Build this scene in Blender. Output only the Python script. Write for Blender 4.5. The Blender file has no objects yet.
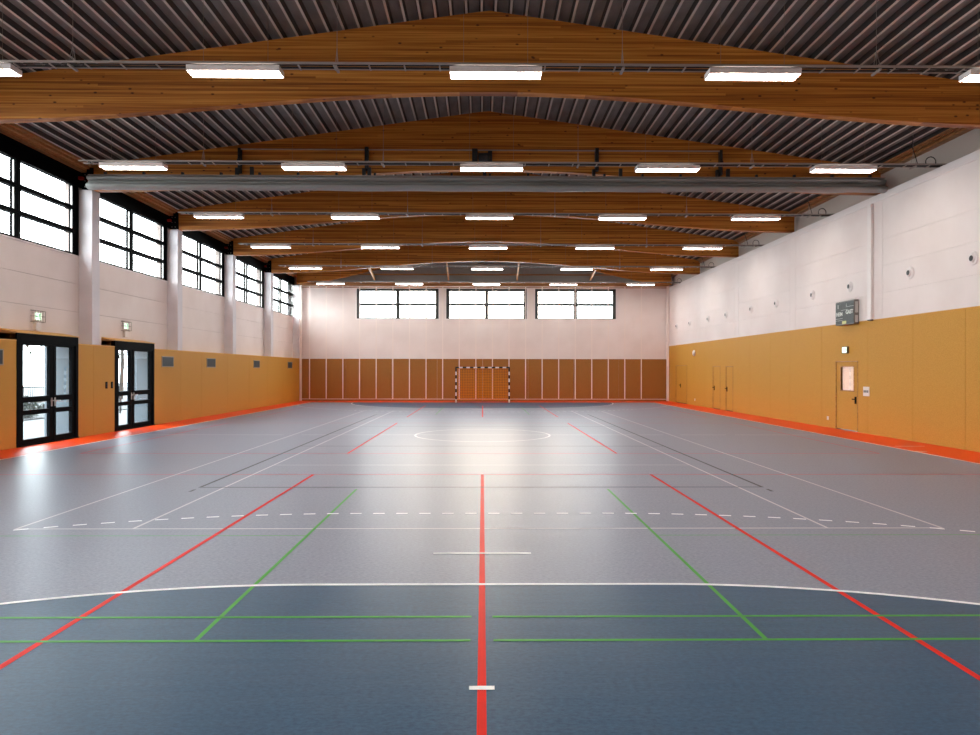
import bpy, math, random
from mathutils import Matrix, Vector
random.seed(4)
S = bpy.context.scene
COL = S.collection
PI = math.pi

# ------------------------------------------------------------------ hall dimensions (metres)
XL, XR = -11.2, 11.45          # inner faces of the impact panels
XLW, XRW = -11.6, 11.75        # recessed wall planes above
XC = 0.12                      # ridge line
Y0, Y1 = -2.5, 42.5            # end walls
XO = -12.0                     # outer face of left wall
BAY = 5.6
PILLARS = [3.09, 8.69, 14.29, 19.89, 25.46, 31.08, 36.67]
def roof_z(x): return 9.41 - 0.142*abs(x-XC)
def beam_z(x): return 7.05 + 0.325*(1+math.cos(PI*min(1, abs(x-XC)/11.4)))*1.0

# ------------------------------------------------------------------ helpers
class MB:
    def __init__(s): s.v=[]; s.f=[]; s.m=[]; s.sm=False
    def add(s, vs, fs, mi=0):
        n=len(s.v); s.v += [tuple(v) for v in vs]
        s.f += [tuple(i+n for i in f) for f in fs]; s.m += [mi]*len(fs); return s
    def box(s, x0,x1,y0,y1,z0,z1, mi=0):
        if x0>x1: x0,x1=x1,x0
        if y0>y1: y0,y1=y1,y0
        if z0>z1: z0,z1=z1,z0
        return s.add([(x0,y0,z0),(x1,y0,z0),(x1,y1,z0),(x0,y1,z0),(x0,y0,z1),(x1,y0,z1),(x1,y1,z1),(x0,y1,z1)],
              [(0,3,2,1),(4,5,6,7),(0,1,5,4),(1,2,6,5),(2,3,7,6),(3,0,4,7)], mi)
    def prism(s, poly, a, b, axis='y', mi=0):
        # poly: list of 2-D points; extruded from a to b on the axis
        n=len(poly)
        def P(p,t):
            if axis=='y': return (p[0],t,p[1])
            if axis=='x': return (t,p[0],p[1])
            return (p[0],p[1],t)
        vs=[P(p,a) for p in poly]+[P(p,b) for p in poly]
        fs=[tuple(range(n))[::-1], tuple(range(n,2*n))]+[(i,(i+1)%n,n+(i+1)%n,n+i) for i in range(n)]
        return s.add(vs,fs,mi)
    def tube(s, pts, r, n=8, mi=0, caps=True):
        pts=[Vector(p) for p in pts]; rings=[]
        for i,p in enumerate(pts):
            d=(pts[min(i+1,len(pts)-1)]-pts[max(i-1,0)]).normalized()
            u=d.cross(Vector((0,0,1))) if abs(d.z)<.9 else d.cross(Vector((1,0,0)))
            u.normalize(); w=d.cross(u)
            rr=r[i] if isinstance(r,(list,tuple)) else r
            rings.append([p+u*math.cos(2*PI*k/n)*rr+w*math.sin(2*PI*k/n)*rr for k in range(n)])
        vs=[v for R in rings for v in R]; fs=[]
        for i in range(len(rings)-1):
            for k in range(n):
                a=i*n+k; b=i*n+(k+1)%n; fs.append((a,b,b+n,a+n))
        if caps: fs += [tuple(range(n))[::-1], tuple(range((len(rings)-1)*n, len(rings)*n))]
        return s.add(vs,fs,mi)
    def lathe(s, prof, c, axis='x', n=24, mi=0):
        # prof: (radius, offset along axis)
        vs=[]
        for r,t in prof:
            for k in range(n):
                a=2*PI*k/n; ca,sa=r*math.cos(a),r*math.sin(a)
                vs.append((c[0]+t,c[1]+ca,c[2]+sa) if axis=='x' else ((c[0]+ca,c[1]+t,c[2]+sa) if axis=='y' else (c[0]+ca,c[1]+sa,c[2]+t)))
        fs=[]
        for i in range(len(prof)-1):
            for k in range(n):
                a=i*n+k;b=i*n+(k+1)%n; fs.append((a,b,b+n,a+n))
        fs += [tuple(range(n))[::-1], tuple(range((len(prof)-1)*n,len(prof)*n))]
        return s.add(vs,fs,mi)
    def quad(s, pts, mi=0): return s.add(pts,[tuple(range(len(pts)))],mi)
    def build(s, name, mats, parent=None, bevel=0, smooth=False, origin=None):
        me=bpy.data.meshes.new(name)
        if not isinstance(mats,(list,tuple)): mats=[mats]
        me.from_pydata(s.v,[],s.f)
        for m in mats: me.materials.append(m)
        me.polygons.foreach_set('material_index', s.m)
        if smooth: me.polygons.foreach_set('use_smooth',[True]*len(s.f))
        me.update(); me.validate()
        import bmesh
        bm=bmesh.new(); bm.from_mesh(me); bmesh.ops.recalc_face_normals(bm, faces=bm.faces); bm.to_mesh(me); bm.free()
        o=bpy.data.objects.new(name,me); COL.objects.link(o)
        if parent is not None: o.parent=parent
        if bevel:
            b=o.modifiers.new('bevel','BEVEL'); b.width=bevel; b.segments=2; b.limit_method='ANGLE'
        return o

def tag(o, label, cat, group=None):
    o['label']=label; o['category']=cat
    if group: o['group']=group
    return o
def structure(o): o['kind']='structure'; return o
def empty(name, loc=(0,0,0)):
    o=bpy.data.objects.new(name,None); COL.objects.link(o); o.location=loc; o.empty_display_size=.2; return o
def thing(name, label, cat, loc=(0,0,0), group=None): return tag(empty(name,loc),label,cat,group)
def copy_thing(root, loc):
    r=root.copy(); COL.objects.link(r); r.location=loc
    for ch in root.children:
        c=ch.copy(); COL.objects.link(c); c.parent=r
        for g in ch.children:
            d=g.copy(); COL.objects.link(d); d.parent=c
    return r

# ------------------------------------------------------------------ materials
def srgb(r,g,b):
    return tuple(((c/255)/12.92 if c/255<=.04045 else ((c/255+.055)/1.055)**2.4) for c in (r,g,b))+(1,)
def mat(name, col, rough=.6, metal=0, emit=None, es=0, spec=.5):
    m=bpy.data.materials.new(name); m.use_nodes=True
    b=m.node_tree.nodes['Principled BSDF']
    b.inputs['Base Color'].default_value=col; b.inputs['Roughness'].default_value=rough
    b.inputs['Metallic'].default_value=metal; b.inputs['Specular IOR Level'].default_value=spec
    if emit: b.inputs['Emission Color'].default_value=emit; b.inputs['Emission Strength'].default_value=es
    return m
def nodes(m): return m.node_tree.nodes, m.node_tree.links, m.node_tree.nodes['Principled BSDF']
def noisy(m, c1, c2, scale=(1,1,1), nscale=5, detail=4, lo=.35, hi=.65, bump=0, bscale=None):
    N,L,B=nodes(m)
    tc=N.new('ShaderNodeTexCoord'); mp=N.new('ShaderNodeMapping'); mp.inputs['Scale'].default_value=scale
    nz=N.new('ShaderNodeTexNoise'); nz.inputs['Scale'].default_value=nscale; nz.inputs['Detail'].default_value=detail
    cr=N.new('ShaderNodeValToRGB'); cr.color_ramp.elements[0].position=lo; cr.color_ramp.elements[1].position=hi
    cr.color_ramp.elements[0].color=c1; cr.color_ramp.elements[1].color=c2
    L.new(tc.outputs['Object'],mp.inputs['Vector']); L.new(mp.outputs['Vector'],nz.inputs['Vector'])
    L.new(nz.outputs['Fac'],cr.inputs['Fac']); L.new(cr.outputs['Color'],B.inputs['Base Color'])
    if bump:
        bp=N.new('ShaderNodeBump'); bp.inputs['Strength'].default_value=bump; bp.inputs['Distance'].default_value=.01
        L.new(nz.outputs['Fac'],bp.inputs['Height']); L.new(bp.outputs['Normal'],B.inputs['Normal'])
    return m
def linoleum(name, dark, light):
    m=mat(name,light,.34,spec=.2)
    N,L,B=nodes(m)
    tc=N.new('ShaderNodeTexCoord')
    mp=N.new('ShaderNodeMapping'); mp.inputs['Scale'].default_value=(8,15,5)
    n1=N.new('ShaderNodeTexNoise'); n1.inputs['Scale'].default_value=3.2; n1.inputs['Detail'].default_value=8; n1.inputs['Roughness'].default_value=.75
    cr=N.new('ShaderNodeValToRGB'); cr.color_ramp.elements[0].position=.36; cr.color_ramp.elements[1].position=.64
    cr.color_ramp.elements[0].color=dark; cr.color_ramp.elements[1].color=light
    L.new(tc.outputs['Object'],mp.inputs['Vector']); L.new(mp.outputs['Vector'],n1.inputs['Vector']); L.new(n1.outputs['Fac'],cr.inputs['Fac'])
    L.new(cr.outputs['Color'],B.inputs['Base Color'])
    mr=N.new('ShaderNodeMapRange'); mr.inputs['To Min'].default_value=FR-.05; mr.inputs['To Max'].default_value=FR+.07
    L.new(n1.outputs['Fac'],mr.inputs['Value']); L.new(mr.outputs['Result'],B.inputs['Roughness'])
    mp2=N.new('ShaderNodeMapping'); mp2.inputs['Scale'].default_value=(1.2,5,1)
    n2=N.new('ShaderNodeTexNoise'); n2.inputs['Scale'].default_value=1.3; n2.inputs['Detail'].default_value=3
    L.new(tc.outputs['Object'],mp2.inputs['Vector']); L.new(mp2.outputs['Vector'],n2.inputs['Vector'])
    bp=N.new('ShaderNodeBump'); bp.inputs['Strength'].default_value=.12; bp.inputs['Distance'].default_value=.02
    L.new(n2.outputs['Fac'],bp.inputs['Height']); L.new(bp.outputs['Normal'],B.inputs['Normal'])
    return m
FR=.36
M={}
M['floor_grey']=linoleum('grey_linoleum', srgb(110,115,131), srgb(146,151,168))
M['floor_blue']=linoleum('blue_linoleum', srgb(20,58,88), srgb(46,88,118))
def line(name,c): return mat(name,c,.4,spec=.2)
M['l_white']=line('white_line_paint',srgb(252,252,252))
M['l_thin']=line('pale_line_paint',srgb(205,200,203))
M['l_red']=mat('red_line_paint',srgb(226,24,0),.45,spec=.08)
M['l_green']=line('green_line_paint',srgb(60,160,38))
M['l_black']=line('black_line_paint',srgb(22,22,28))
M['orange']=line('orange_floor_border',srgb(244,70,6))
M['white_wall']=noisy(mat('white_painted_wall',srgb(228,218,214),.7),srgb(231,217,211),srgb(239,227,222),nscale=.6)
M['grey_wall']=mat('beige_grey_plaster',srgb(204,194,184),.8)
M['pillar']=noisy(mat('white_concrete',srgb(226,220,222),.6),srgb(216,211,214),srgb(232,227,230),nscale=.9)
M['mustard']=noisy(mat('mustard_impact_panel',srgb(205,148,62),.62,spec=.35),srgb(192,136,44),srgb(208,154,60),nscale=55,detail=5)
M['mustard_shaded']=noisy(mat('shaded_mustard_panel',srgb(150,100,44),.62,spec=.35),srgb(150,98,40),srgb(172,118,54),nscale=55,detail=5)  # mustard with the far wall's shade and net dimming put into the colour
M['mustard_top']=mat('mustard_edge_trim',srgb(226,172,82),.5)
M['joint']=mat('dark_joint',srgb(70,50,30),.9)
M['joint_white']=mat('pale_joint',srgb(168,154,147),.9)
M['black']=mat('black_aluminium',srgb(3,4,6),.6,spec=.04)
M['anthracite']=mat('anthracite_frame',srgb(52,56,56),.45)
M['dark']=mat('dark_steel',srgb(30,26,26),.5)
M['galv']=mat('galvanised_steel',srgb(122,116,110),.45,metal=.6)
M['galv_dark']=mat('dull_galvanised_tray',srgb(160,150,142),.5,metal=.2)
M['rib_flange']=noisy(mat('deck_flange_sheet',srgb(165,158,152),.45,metal=.25),srgb(206,204,198),srgb(222,219,214),scale=(1,.3,1),nscale=3)
M['rib_web']=mat('deck_dark_web',srgb(66,60,57),.8)  # web darker than the flange and trough sheets
M['rib_top']=noisy(mat('deck_trough_sheet',srgb(112,103,97),.6,metal=.1),srgb(124,122,118),srgb(144,141,137),scale=(1,.4,1),nscale=4)
M['steel_white']=mat('white_enamel',srgb(236,226,222),.4)
M['silver']=mat('brushed_silver',srgb(200,198,192),.3,metal=.8)
M['curtain']=mat('grey_curtain_vinyl',srgb(146,147,144),.5)
M['strap']=mat('white_net_strap',srgb(240,226,218),.7)
M['net_amber']=mat('amber_net_cord',srgb(236,150,24),.8)
M['wire']=mat('steel_wire',srgb(150,140,125),.5,metal=.5)
M['score']=noisy(mat('scoreboard_face',srgb(70,78,72),.5),srgb(26,30,27),srgb(58,64,56),nscale=22,detail=6)
M['print']=mat('white_print',srgb(225,228,220),.6)
M['yellow']=mat('yellow_sticker',srgb(226,226,150),.6)
M['red_part']=mat('red_bracket',srgb(150,22,16),.5)
M['vent']=mat('dark_vent_mesh',srgb(58,76,80),.5)
M['vent_frame']=mat('grey_vent_frame',srgb(150,140,120),.5)
M['concrete']=mat('outdoor_concrete',srgb(74,76,78),.9)
M['fence']=mat('dark_fence_paint',srgb(20,22,24),.7)
M['reveal']=mat('grey_reveal',srgb(80,88,94),.7)
M['foliage']=noisy(mat('hedge_leaves',srgb(70,82,60),.9),srgb(18,24,14),srgb(48,54,38),nscale=9)
M['bark']=mat('bark',srgb(46,40,36),.9)
M['siding']=mat('grey_metal_siding',srgb(146,144,140),.6)
M['lamp']=mat('lit_diffuser',srgb(255,250,242),.5,emit=(1,.94,.88,1),es=19)
M['up_fill']=mat('added_upward_glow',srgb(255,250,242),.5,emit=(1,.93,.86,1),es=1.6)  # added upward fill glow, not part of the real lamps
M['exit_glow']=mat('lit_exit_panel',srgb(200,230,205),.5,emit=srgb(205,240,212),es=1.1)
M['green']=mat('exit_green',srgb(20,110,60),.6,emit=srgb(20,120,60),es=.4)

def glass(name, tint=(.96,.98,.98,1), rough=0.0):
    m=bpy.data.materials.new(name); m.use_nodes=True; nt=m.node_tree; nt.nodes.clear()
    o=nt.nodes.new('ShaderNodeOutputMaterial'); t=nt.nodes.new('ShaderNodeBsdfTransparent'); g=nt.nodes.new('ShaderNodeBsdfGlossy')
    t.inputs['Color'].default_value=tint; g.inputs['Roughness'].default_value=rough
    lw=nt.nodes.new('ShaderNodeLayerWeight'); lw.inputs['Blend'].default_value=.5
    pw=nt.nodes.new('ShaderNodeMath'); pw.operation='POWER'; pw.inputs[1].default_value=5; nt.links.new(lw.outputs['Facing'],pw.inputs[0])
    fr=nt.nodes.new('ShaderNodeMath'); fr.operation='MULTIPLY_ADD'; fr.inputs[1].default_value=.92; fr.inputs[2].default_value=.04; nt.links.new(pw.outputs[0],fr.inputs[0])
    mx=nt.nodes.new('ShaderNodeMixShader')
    nt.links.new(fr.outputs[0],mx.inputs[0]); nt.links.new(t.outputs[0],mx.inputs[1]); nt.links.new(g.outputs[0],mx.inputs[2]); nt.links.new(mx.outputs[0],o.inputs[0])
    return m
M['glass']=glass('window_glass'); M['glass_grey']=glass('door_glass',(.9,.94,.95,1))

def wood(name, a, b, c, seed=0, knots=True):
    m=mat(name,b,.5,spec=.35); N,L,B=nodes(m)
    tc=N.new('ShaderNodeTexCoord'); sep=N.new('ShaderNodeSeparateXYZ'); L.new(tc.outputs['Object'],sep.inputs[0])
    def math_(op,x,y=None,v=None):
        n=N.new('ShaderNodeMath'); n.operation=op
        L.new(x,n.inputs[0])
        if y is not None: L.new(y,n.inputs[1])
        elif v is not None: n.inputs[1].default_value=v
        return n.outputs[0]
    lam=math_('FLOOR',math_('DIVIDE',sep.outputs['Z'],v=.045))
    brd=math_('FLOOR',math_('DIVIDE',math_('ADD',sep.outputs['X'],math_('MULTIPLY',lam,v=4.37)),v=11.0))
    cb=N.new('ShaderNodeCombineXYZ'); L.new(lam,cb.inputs[0]); L.new(brd,cb.inputs[1]); cb.inputs[2].default_value=seed
    wn=N.new('ShaderNodeTexWhiteNoise'); wn.noise_dimensions='3D'; L.new(cb.outputs[0],wn.inputs['Vector'])
    mp=N.new('ShaderNodeMapping'); mp.inputs['Scale'].default_value=(.28,6,20); L.new(tc.outputs['Object'],mp.inputs['Vector'])
    gr=N.new('ShaderNodeTexNoise'); gr.inputs['Scale'].default_value=1.6; gr.inputs['Detail'].default_value=6; L.new(mp.outputs['Vector'],gr.inputs['Vector'])
    v=math_('ADD',math_('MULTIPLY',wn.outputs['Value'],v=.3),math_('MULTIPLY',gr.outputs['Fac'],v=.82))
    cr=N.new('ShaderNodeValToRGB'); e=cr.color_ramp.elements; e[0].position=.32; e[0].color=a; e[1].position=.8; e[1].color=c
    k=e.new(.55); k.color=b
    L.new(v,cr.inputs['Fac'])
    out=cr.outputs['Color']
    if knots:
        mp2=N.new('ShaderNodeMapping'); mp2.inputs['Scale'].default_value=(3.6,3.6,7); L.new(tc.outputs['Object'],mp2.inputs['Vector'])
        vo=N.new('ShaderNodeTexVoronoi'); vo.inputs['Scale'].default_value=1.0; L.new(mp2.outputs['Vector'],vo.inputs['Vector'])
        r2=N.new('ShaderNodeValToRGB'); r2.color_ramp.elements[0].position=.09; r2.color_ramp.elements[1].position=.17
        r2.color_ramp.elements[0].color=(.1,.05,.03,1); r2.color_ramp.elements[1].color=(1,1,1,1)
        sc_=N.new('ShaderNodeSeparateColor'); L.new(vo.outputs['Color'],sc_.inputs[0])
        L.new(math_('ADD',vo.outputs['Distance'],math_('LESS_THAN',sc_.outputs[0],v=.48)),r2.inputs['Fac'])
        mx=N.new('ShaderNodeMixRGB'); mx.blend_type='MULTIPLY'; mx.inputs[0].default_value=.85
        L.new(out,mx.inputs[1]); L.new(r2.outputs['Color'],mx.inputs[2]); out=mx.outputs[0]
    L.new(out,B.inputs['Base Color'])
    return m
M['glulam']=wood('glued_laminated_spruce',srgb(126,68,16),srgb(180,110,36),srgb(216,150,66))
M['timber']=wood('reddish_timber',srgb(138,92,52),srgb(170,118,72),srgb(196,146,96),3,False)

# ------------------------------------------------------------------ floor and court lines
f=MB(); f.box(XO-.0,XR+.3,Y0-.2,Y1+.2,-.12,0)
floor=structure(f.build('floor',M['floor_grey']))
def goal_path(r, y_goal, sgn, n=40, post=1.5):
    pts=[]
    for i in range(n+1):
        a=PI-PI/2*i/n; pts.append((-post+r*math.cos(a), y_goal+sgn*r*math.sin(a)))
    for i in range(n+1):
        a=PI/2-PI/2*i/n; pts.append((post+r*math.cos(a), y_goal+sgn*r*math.sin(a)))
    return pts
def band(mb, outer, inner, z):
    for i in range(len(outer)-1):
        mb.quad([(*outer[i],z),(*outer[i+1],z),(*inner[i+1],z),(*inner[i],z)])
Z1,Z2,Z3,Z4=.0012,.0020,.0028,.0036
# orange border
b=MB()
b.box(XL,-10.0,Y0,Y1,0,Z1); b.box(10.0,XR,Y0,Y1,0,Z1); b.box(-10.0,10.0,40.35,Y1,0,Z1); b.box(-10.0,10.0,Y0,-1.6,0,Z1)
b.build('orange_border',M['orange'],floor)
# blue goal areas
for yg,s in ((0,1),(40,-1)):
    b=MB(); p=goal_path(5.95,yg,s); c=(0,yg)
    for i in range(len(p)-1): b.quad([(c[0],c[1],Z1),(*p[i],Z1),(*p[i+1],Z1)])
    if yg==0: b.quad([(-7.45,-1.6,Z1),(7.45,-1.6,Z1),(7.45,0,Z1),(-7.45,0,Z1)])
    b.build('goal_area',M['floor_blue'],floor)
def strip(mb,x0,y0,x1,y1,w,z):
    d=Vector((x1-x0,y1-y0)); d.normalize(); n=Vector((-d.y,d.x))*w/2
    mb.quad([(x0-n.x,y0-n.y,z),(x1-n.x,y1-n.y,z),(x1+n.x,y1+n.y,z),(x0+n.x,y0+n.y,z)])
def rect_lines(mb,x0,x1,y0,y1,w,z):
    h=w/2
    strip(mb,x0-h,y0,x1+h,y0,w,z); strip(mb,x0-h,y1,x1+h,y1,w,z); strip(mb,x0,y0,x0,y1,w,z+.0001); strip(mb,x1,y0,x1,y1,w,z+.0001)
# handball, white
b=MB()
for yg,s in ((0,1),(40,-1)):
    band(b,goal_path(6.0,yg,s),goal_path(5.95,yg,s),Z4)
    strip(b,-.5,yg+s*7.0,.5,yg+s*7.0,.05,Z4)
    strip(b,-.075,yg+s*4.0,.075,yg+s*4.0,.05,Z4+.0008)
    # dashed nine-metre line
    L1=PI/2*9; tot=2*L1+3
    def at(t,r):
        if t<L1: a=PI-t/9; return (-1.5+r*math.cos(a), yg+s*r*math.sin(a))
        if t<L1+3: return (-1.5+t-L1, yg+s*r)
        a=PI/2-(t-L1-3)/9; return (1.5+r*math.cos(a), yg+s*r*math.sin(a))
    k=0; t=.0
    mid=tot/2
    n=int(mid/.30)
    for k in range(-n,n+1):
        t0=mid+(k+.5)*.30-.075; t1=t0+.15
        if t0<0 or t1>tot: continue
        q=[at(t0,9.0),at(t1,9.0),at(t1,8.95),at(t0,8.95)]
        if max(abs(p[0]) for p in q)<9.95: b.quad([(*p,Z4) for p in q])
strip(b,-10.025,0-1.6,-10.025,40.35,.05,Z4); strip(b,10.025,-1.6,10.025,40.35,.05,Z4)
strip(b,-10,0,10,0,.05,Z3); strip(b,-10,40,-7.4,40,.05,Z4); strip(b,7.4,40,10,40,.05,Z4)
b.build('white_handball_lines',M['l_white'],floor)
# tennis and centre lines, pale
b=MB(); y0,y1=8.115,31.885
rect_lines(b,-5.485,5.485,y0,y1,.035,Z2)
strip(b,-4.115,y0,-4.115,y1,.035,Z2); strip(b,4.115,y0,4.115,y1,.035,Z2)
strip(b,-4.115,13.6,4.115,13.6,.03,Z2); strip(b,-4.115,26.4,4.115,26.4,.03,Z2)
for xa,xb in ((-10,-5.75),(-5.25,5.25),(5.75,7.1),(7.35,10)): strip(b,xa,20,xb,20,.045,Z2)
N=64; o=[(1.97*math.cos(2*PI*i/N),20+1.97*math.sin(2*PI*i/N)) for i in range(N+1)]; q=[(1.92*math.cos(2*PI*i/N),20+1.92*math.sin(2*PI*i/N)) for i in range(N+1)]
band(b,o,q,Z3)
b.build('pale_tennis_lines',M['l_thin'],floor)
# red cross-court volleyball lines
b=MB()
for ya,yb,cen in ((3.35,12.35,True),(15.5,24.5,False),(27.65,36.65,True)):
    rect_lines(b,-9,9,ya,yb,.03,Z2)
    strip(b,-3.03,ya,-3.03,yb,.05,Z3); strip(b,3.03,ya,3.03,yb,.05,Z3)
    if cen: strip(b,0,ya,0,yb,.052,Z3)
strip(b,0,1.0,0,3.4,.052,Z3); strip(b,-3.03,1,-3.03,3.4,.05,Z3); strip(b,3.03,1,3.03,3.4,.05,Z3)
b.build('red_volleyball_lines',M['l_red'],floor)
# green badminton lines
b=MB(); Z3+=.0003
for ya,yb in ((4.72,10.82),(29.2,35.3)):
    for y in ((ya,) if ya<10 else (yb,)):
        for s in (-1,1): strip(b,s*.08,y,s*6.7,y,.035,Z3)
    for y in ((ya+.46,) if ya<10 else (yb-.46,)):
        for s in (-1,1): strip(b,s*.08,y,s*6.7,y,.035,Z3)
    for x in (1.98,):
        for s in (-1,1): strip(b,s*x,ya,s*x,yb,.035,Z3)
    for s in (-1,1): strip(b,s*1.98,(ya+yb)/2,s*6.7,(ya+yb)/2,.02,Z2)
b.build('green_badminton_lines',M['l_green'],floor)
# black main volleyball court
b=MB(); Z3+=.00025; rect_lines(b,-4.5,4.5,11,29,.05,Z3)
for y in (17,23): strip(b,-4.5,y,4.5,y,.05,Z3)
for s in (-1,1):
    for y,d in ((11,-1),(29,1)): strip(b,s*4.5,y+d*.2,s*4.5,y+d*.4,.05,Z3)
b.build('black_volleyball_lines',M['l_black'],floor)

# ------------------------------------------------------------------ generic wall with holes
def wall_cells(u0,u1,z0,z1,holes):
    us=sorted({u0,u1,*[h[0] for h in holes],*[h[1] for h in holes]}); zs=sorted({z0,z1,*[h[2] for h in holes],*[h[3] for h in holes]})
    us=[u for u in us if u0<=u<=u1]; zs=[z for z in zs if z0<=z<=z1]
    for i in range(len(us)-1):
        j=0
        while j<len(zs)-1:
            uc=(us[i]+us[i+1])/2
            def hole(zc): return any(h[0]<uc<h[1] and h[2]<zc<h[3] for h in holes)
            if hole((zs[j]+zs[j+1])/2): j+=1; continue
            k=j
            while k+1<len(zs)-1 and not hole((zs[k+1]+zs[k+2])/2): k+=1
            yield us[i],us[i+1],zs[j],zs[k+1]; j=k+1
def sheet(mb, plane, a, b, u0,u1,z0,z1, holes=(), us=(), zs=(), gap=.008, mi=0):
    """panels on a wall between depth a and b, cut at the joints us / zs and around the holes"""
    U=[u0]+[u for u in us if u0<u<u1]+[u1]; Z=[z0]+[z for z in zs if z0<z<z1]+[z1]
    for i in range(len(U)-1):
        for j in range(len(Z)-1):
            ua=U[i]+(gap/2 if i else 0); ub=U[i+1]-(gap/2 if i<len(U)-2 else 0)
            za=Z[j]+(gap/2 if j else 0); zb=Z[j+1]-(gap/2 if j<len(Z)-2 else 0)
            hs=[h for h in holes if h[0]<ub and h[1]>ua and h[2]<zb and h[3]>za]
            hs=[(max(h[0],ua),min(h[1],ub),max(h[2],za),min(h[3],zb)) for h in hs]
            for p,q,r,s in wall_cells(ua,ub,za,zb,hs):
                if plane=='x': mb.box(a,b,p,q,r,s,mi)
                else: mb.box(p,q,a,b,r,s,mi)

# ------------------------------------------------------------------ left wall
starts=[Y0]+[p+.42 for p in PILLARS]; ends=PILLARS+[Y1]
bays=[(starts[i],ends[i]) for i in range(len(ends))]
WZ0,WZ1=5.13,7.62
win_holes=[(a+.0,b_-.0,WZ0,WZ1) for a,b_ in bays]
D1=(16.65,19.19,0,2.77); D2=(21.08,23.62,0,2.77)
doors_l=[D1,D2]
m=MB()
sheet(m,'x',XO,XLW-.03,Y0-.2,Y1+.2,0,8.1,win_holes+doors_l)
wl=structure(m.build('wall_left',M['joint_white']))
m=MB(); sheet(m,'x',XLW-.03,XLW,Y0,Y1,0,WZ0,doors_l,zs=[3.53,4.33],us=[p+.2 for p in PILLARS]); m.build('wall_cladding',M['white_wall'],wl)
m=MB(); 
for a,b_ in bays: m.box(XLW-.02,XLW+.035,a,b_,WZ0-.03,WZ0+.01)
m.build('window_sill',M['steel_white'],wl)
# grey door reveals
m=MB()
for d in doors_l:
    m.box(XO-.12,XL-.14,d[0],d[0]+.015,0,d[3]); m.box(XO-.12,XL-.14,d[1]-.015,d[1],0,d[3]); m.box(XO-.12,XL-.14,d[0]+.015,d[1]-.015,d[3]-.015,d[3])
m.build('door_reveal',M['reveal'],wl)
# mustard impact panels (thick front of the lower wall)
m=MB(); vents_y=[15.72,24.62,28.55,34.28,40.2]
sheet(m,'x',XLW,XL,Y0,Y1,0,2.575,[(d[0],d[1],0,2.6) for d in doors_l],us=[-0.5,2.4,5.2,8.0,10.8,13.6,19.95,25.7,27.6,30.4,33.2,36.0,38.8,41.6])
m.build('impact_panel',M['mustard'],wl)
m=MB(); sheet(m,'x',XLW,XL+.006,Y0,Y1,2.575,2.6,[(d[0],d[1],2,3) for d in doors_l]); m.build('panel_edge',M['mustard_top'],wl)
# sloped covers over the door heads
m=MB(); m2=MB()
for d in doors_l:
    a,b_=d[0]-.0,d[1]+.02
    m.add([(XL+.02,a,2.77),(XL+.02,b_,2.77),(XLW,b_,2.85),(XLW,a,2.85),(XL+.02,a,2.79),(XL+.02,b_,2.79),(XLW,b_,2.875),(XLW,a,2.875)],
          [(0,3,2,1),(4,5,6,7),(0,1,5,4),(1,2,6,5),(2,3,7,6),(3,0,4,7)])
    for y in (a,b_-.02):
        m2.prism([(XL-.02,2.58),(XL-.02,2.77),(XLW,2.85),(XLW,2.58)],y,y+.02,'y')
m.build('door_cover_board',M['mustard_top'],wl); m2.build('cover_end_board',M['timber'],wl)
# black band above windows and timber wall plate
m=MB(); m.box(XLW-.02,XLW+.03,Y0,Y1,7.12,7.62); m.build('black_fascia',M['black'],wl)
m=MB(); m.box(XO,-11.42,Y0,Y1,7.56,7.66); m.box(XO,-11.34,Y0,Y1,7.66,7.73); m.box(XO,-11.26,Y0,Y1,7.73,7.79)
m.build('timber_wall_plate',M['timber'],wl)

def portal(name,loc,rot,sx,sy):
    l=bpy.data.lights.new(name,'AREA'); l.shape='RECTANGLE'; l.size=sx; l.size_y=sy; l.cycles.is_portal=True
    o=bpy.data.objects.new(name,l); COL.objects.link(o); o.location=loc; o.rotation_euler=rot; return o
wn=1
for i,(a,b_) in enumerate(bays):
    root=structure(empty('window_%d'%wn,(XLW-.07,(a+b_)/2,WZ0))); wn+=1
    h=(b_-a)/2; m=MB()
    X0,X1=-.06,.06; top=7.12-WZ0+.05
    m.box(X0,X1,-h,-h+.22,0,top); m.box(X0,X1,h-.26,h,0,top); m.box(X0,X1,-h,h,0,.07); m.box(X0,X1,-h,h,top-.05,top+.4)
    m.build('window_frame',M['black'],root)
    m=MB(); m.box(X0-.02,X1+.02,-.09,.09,.07,top-.05)
    m.build('mullion',M['black'],root)
    for z in (.68,1.34):
        m=MB(); m.box(X0,X1+.03,-h+.2,h-.2,z-.055,z+.055); m.box(X1+.03,X1+.05,-h+.3,h-.3,z-.02,z+.02); m.build('transom',M['black'],root)
    for s in (-1,1):
        y0_,y1_=(-h+.22,-.09) if s<0 else (.09,h-.26)
        m=MB(); m.box(-.012,.012,y0_,y1_,.07,top-.05); m.build('pane',M['glass'],root)
        m=MB()
        for zz in (.07,.735,1.395): m.box(.03,.055,y1_-.05,y1_-.02,zz,zz+.55)
        m.build('sash_edge',M['silver'],root)
    portal('window_portal',(XO-.1,(a+b_)/2,(WZ0+7.12)/2),(0,-PI/2,0),1.99,2*h)

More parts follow.
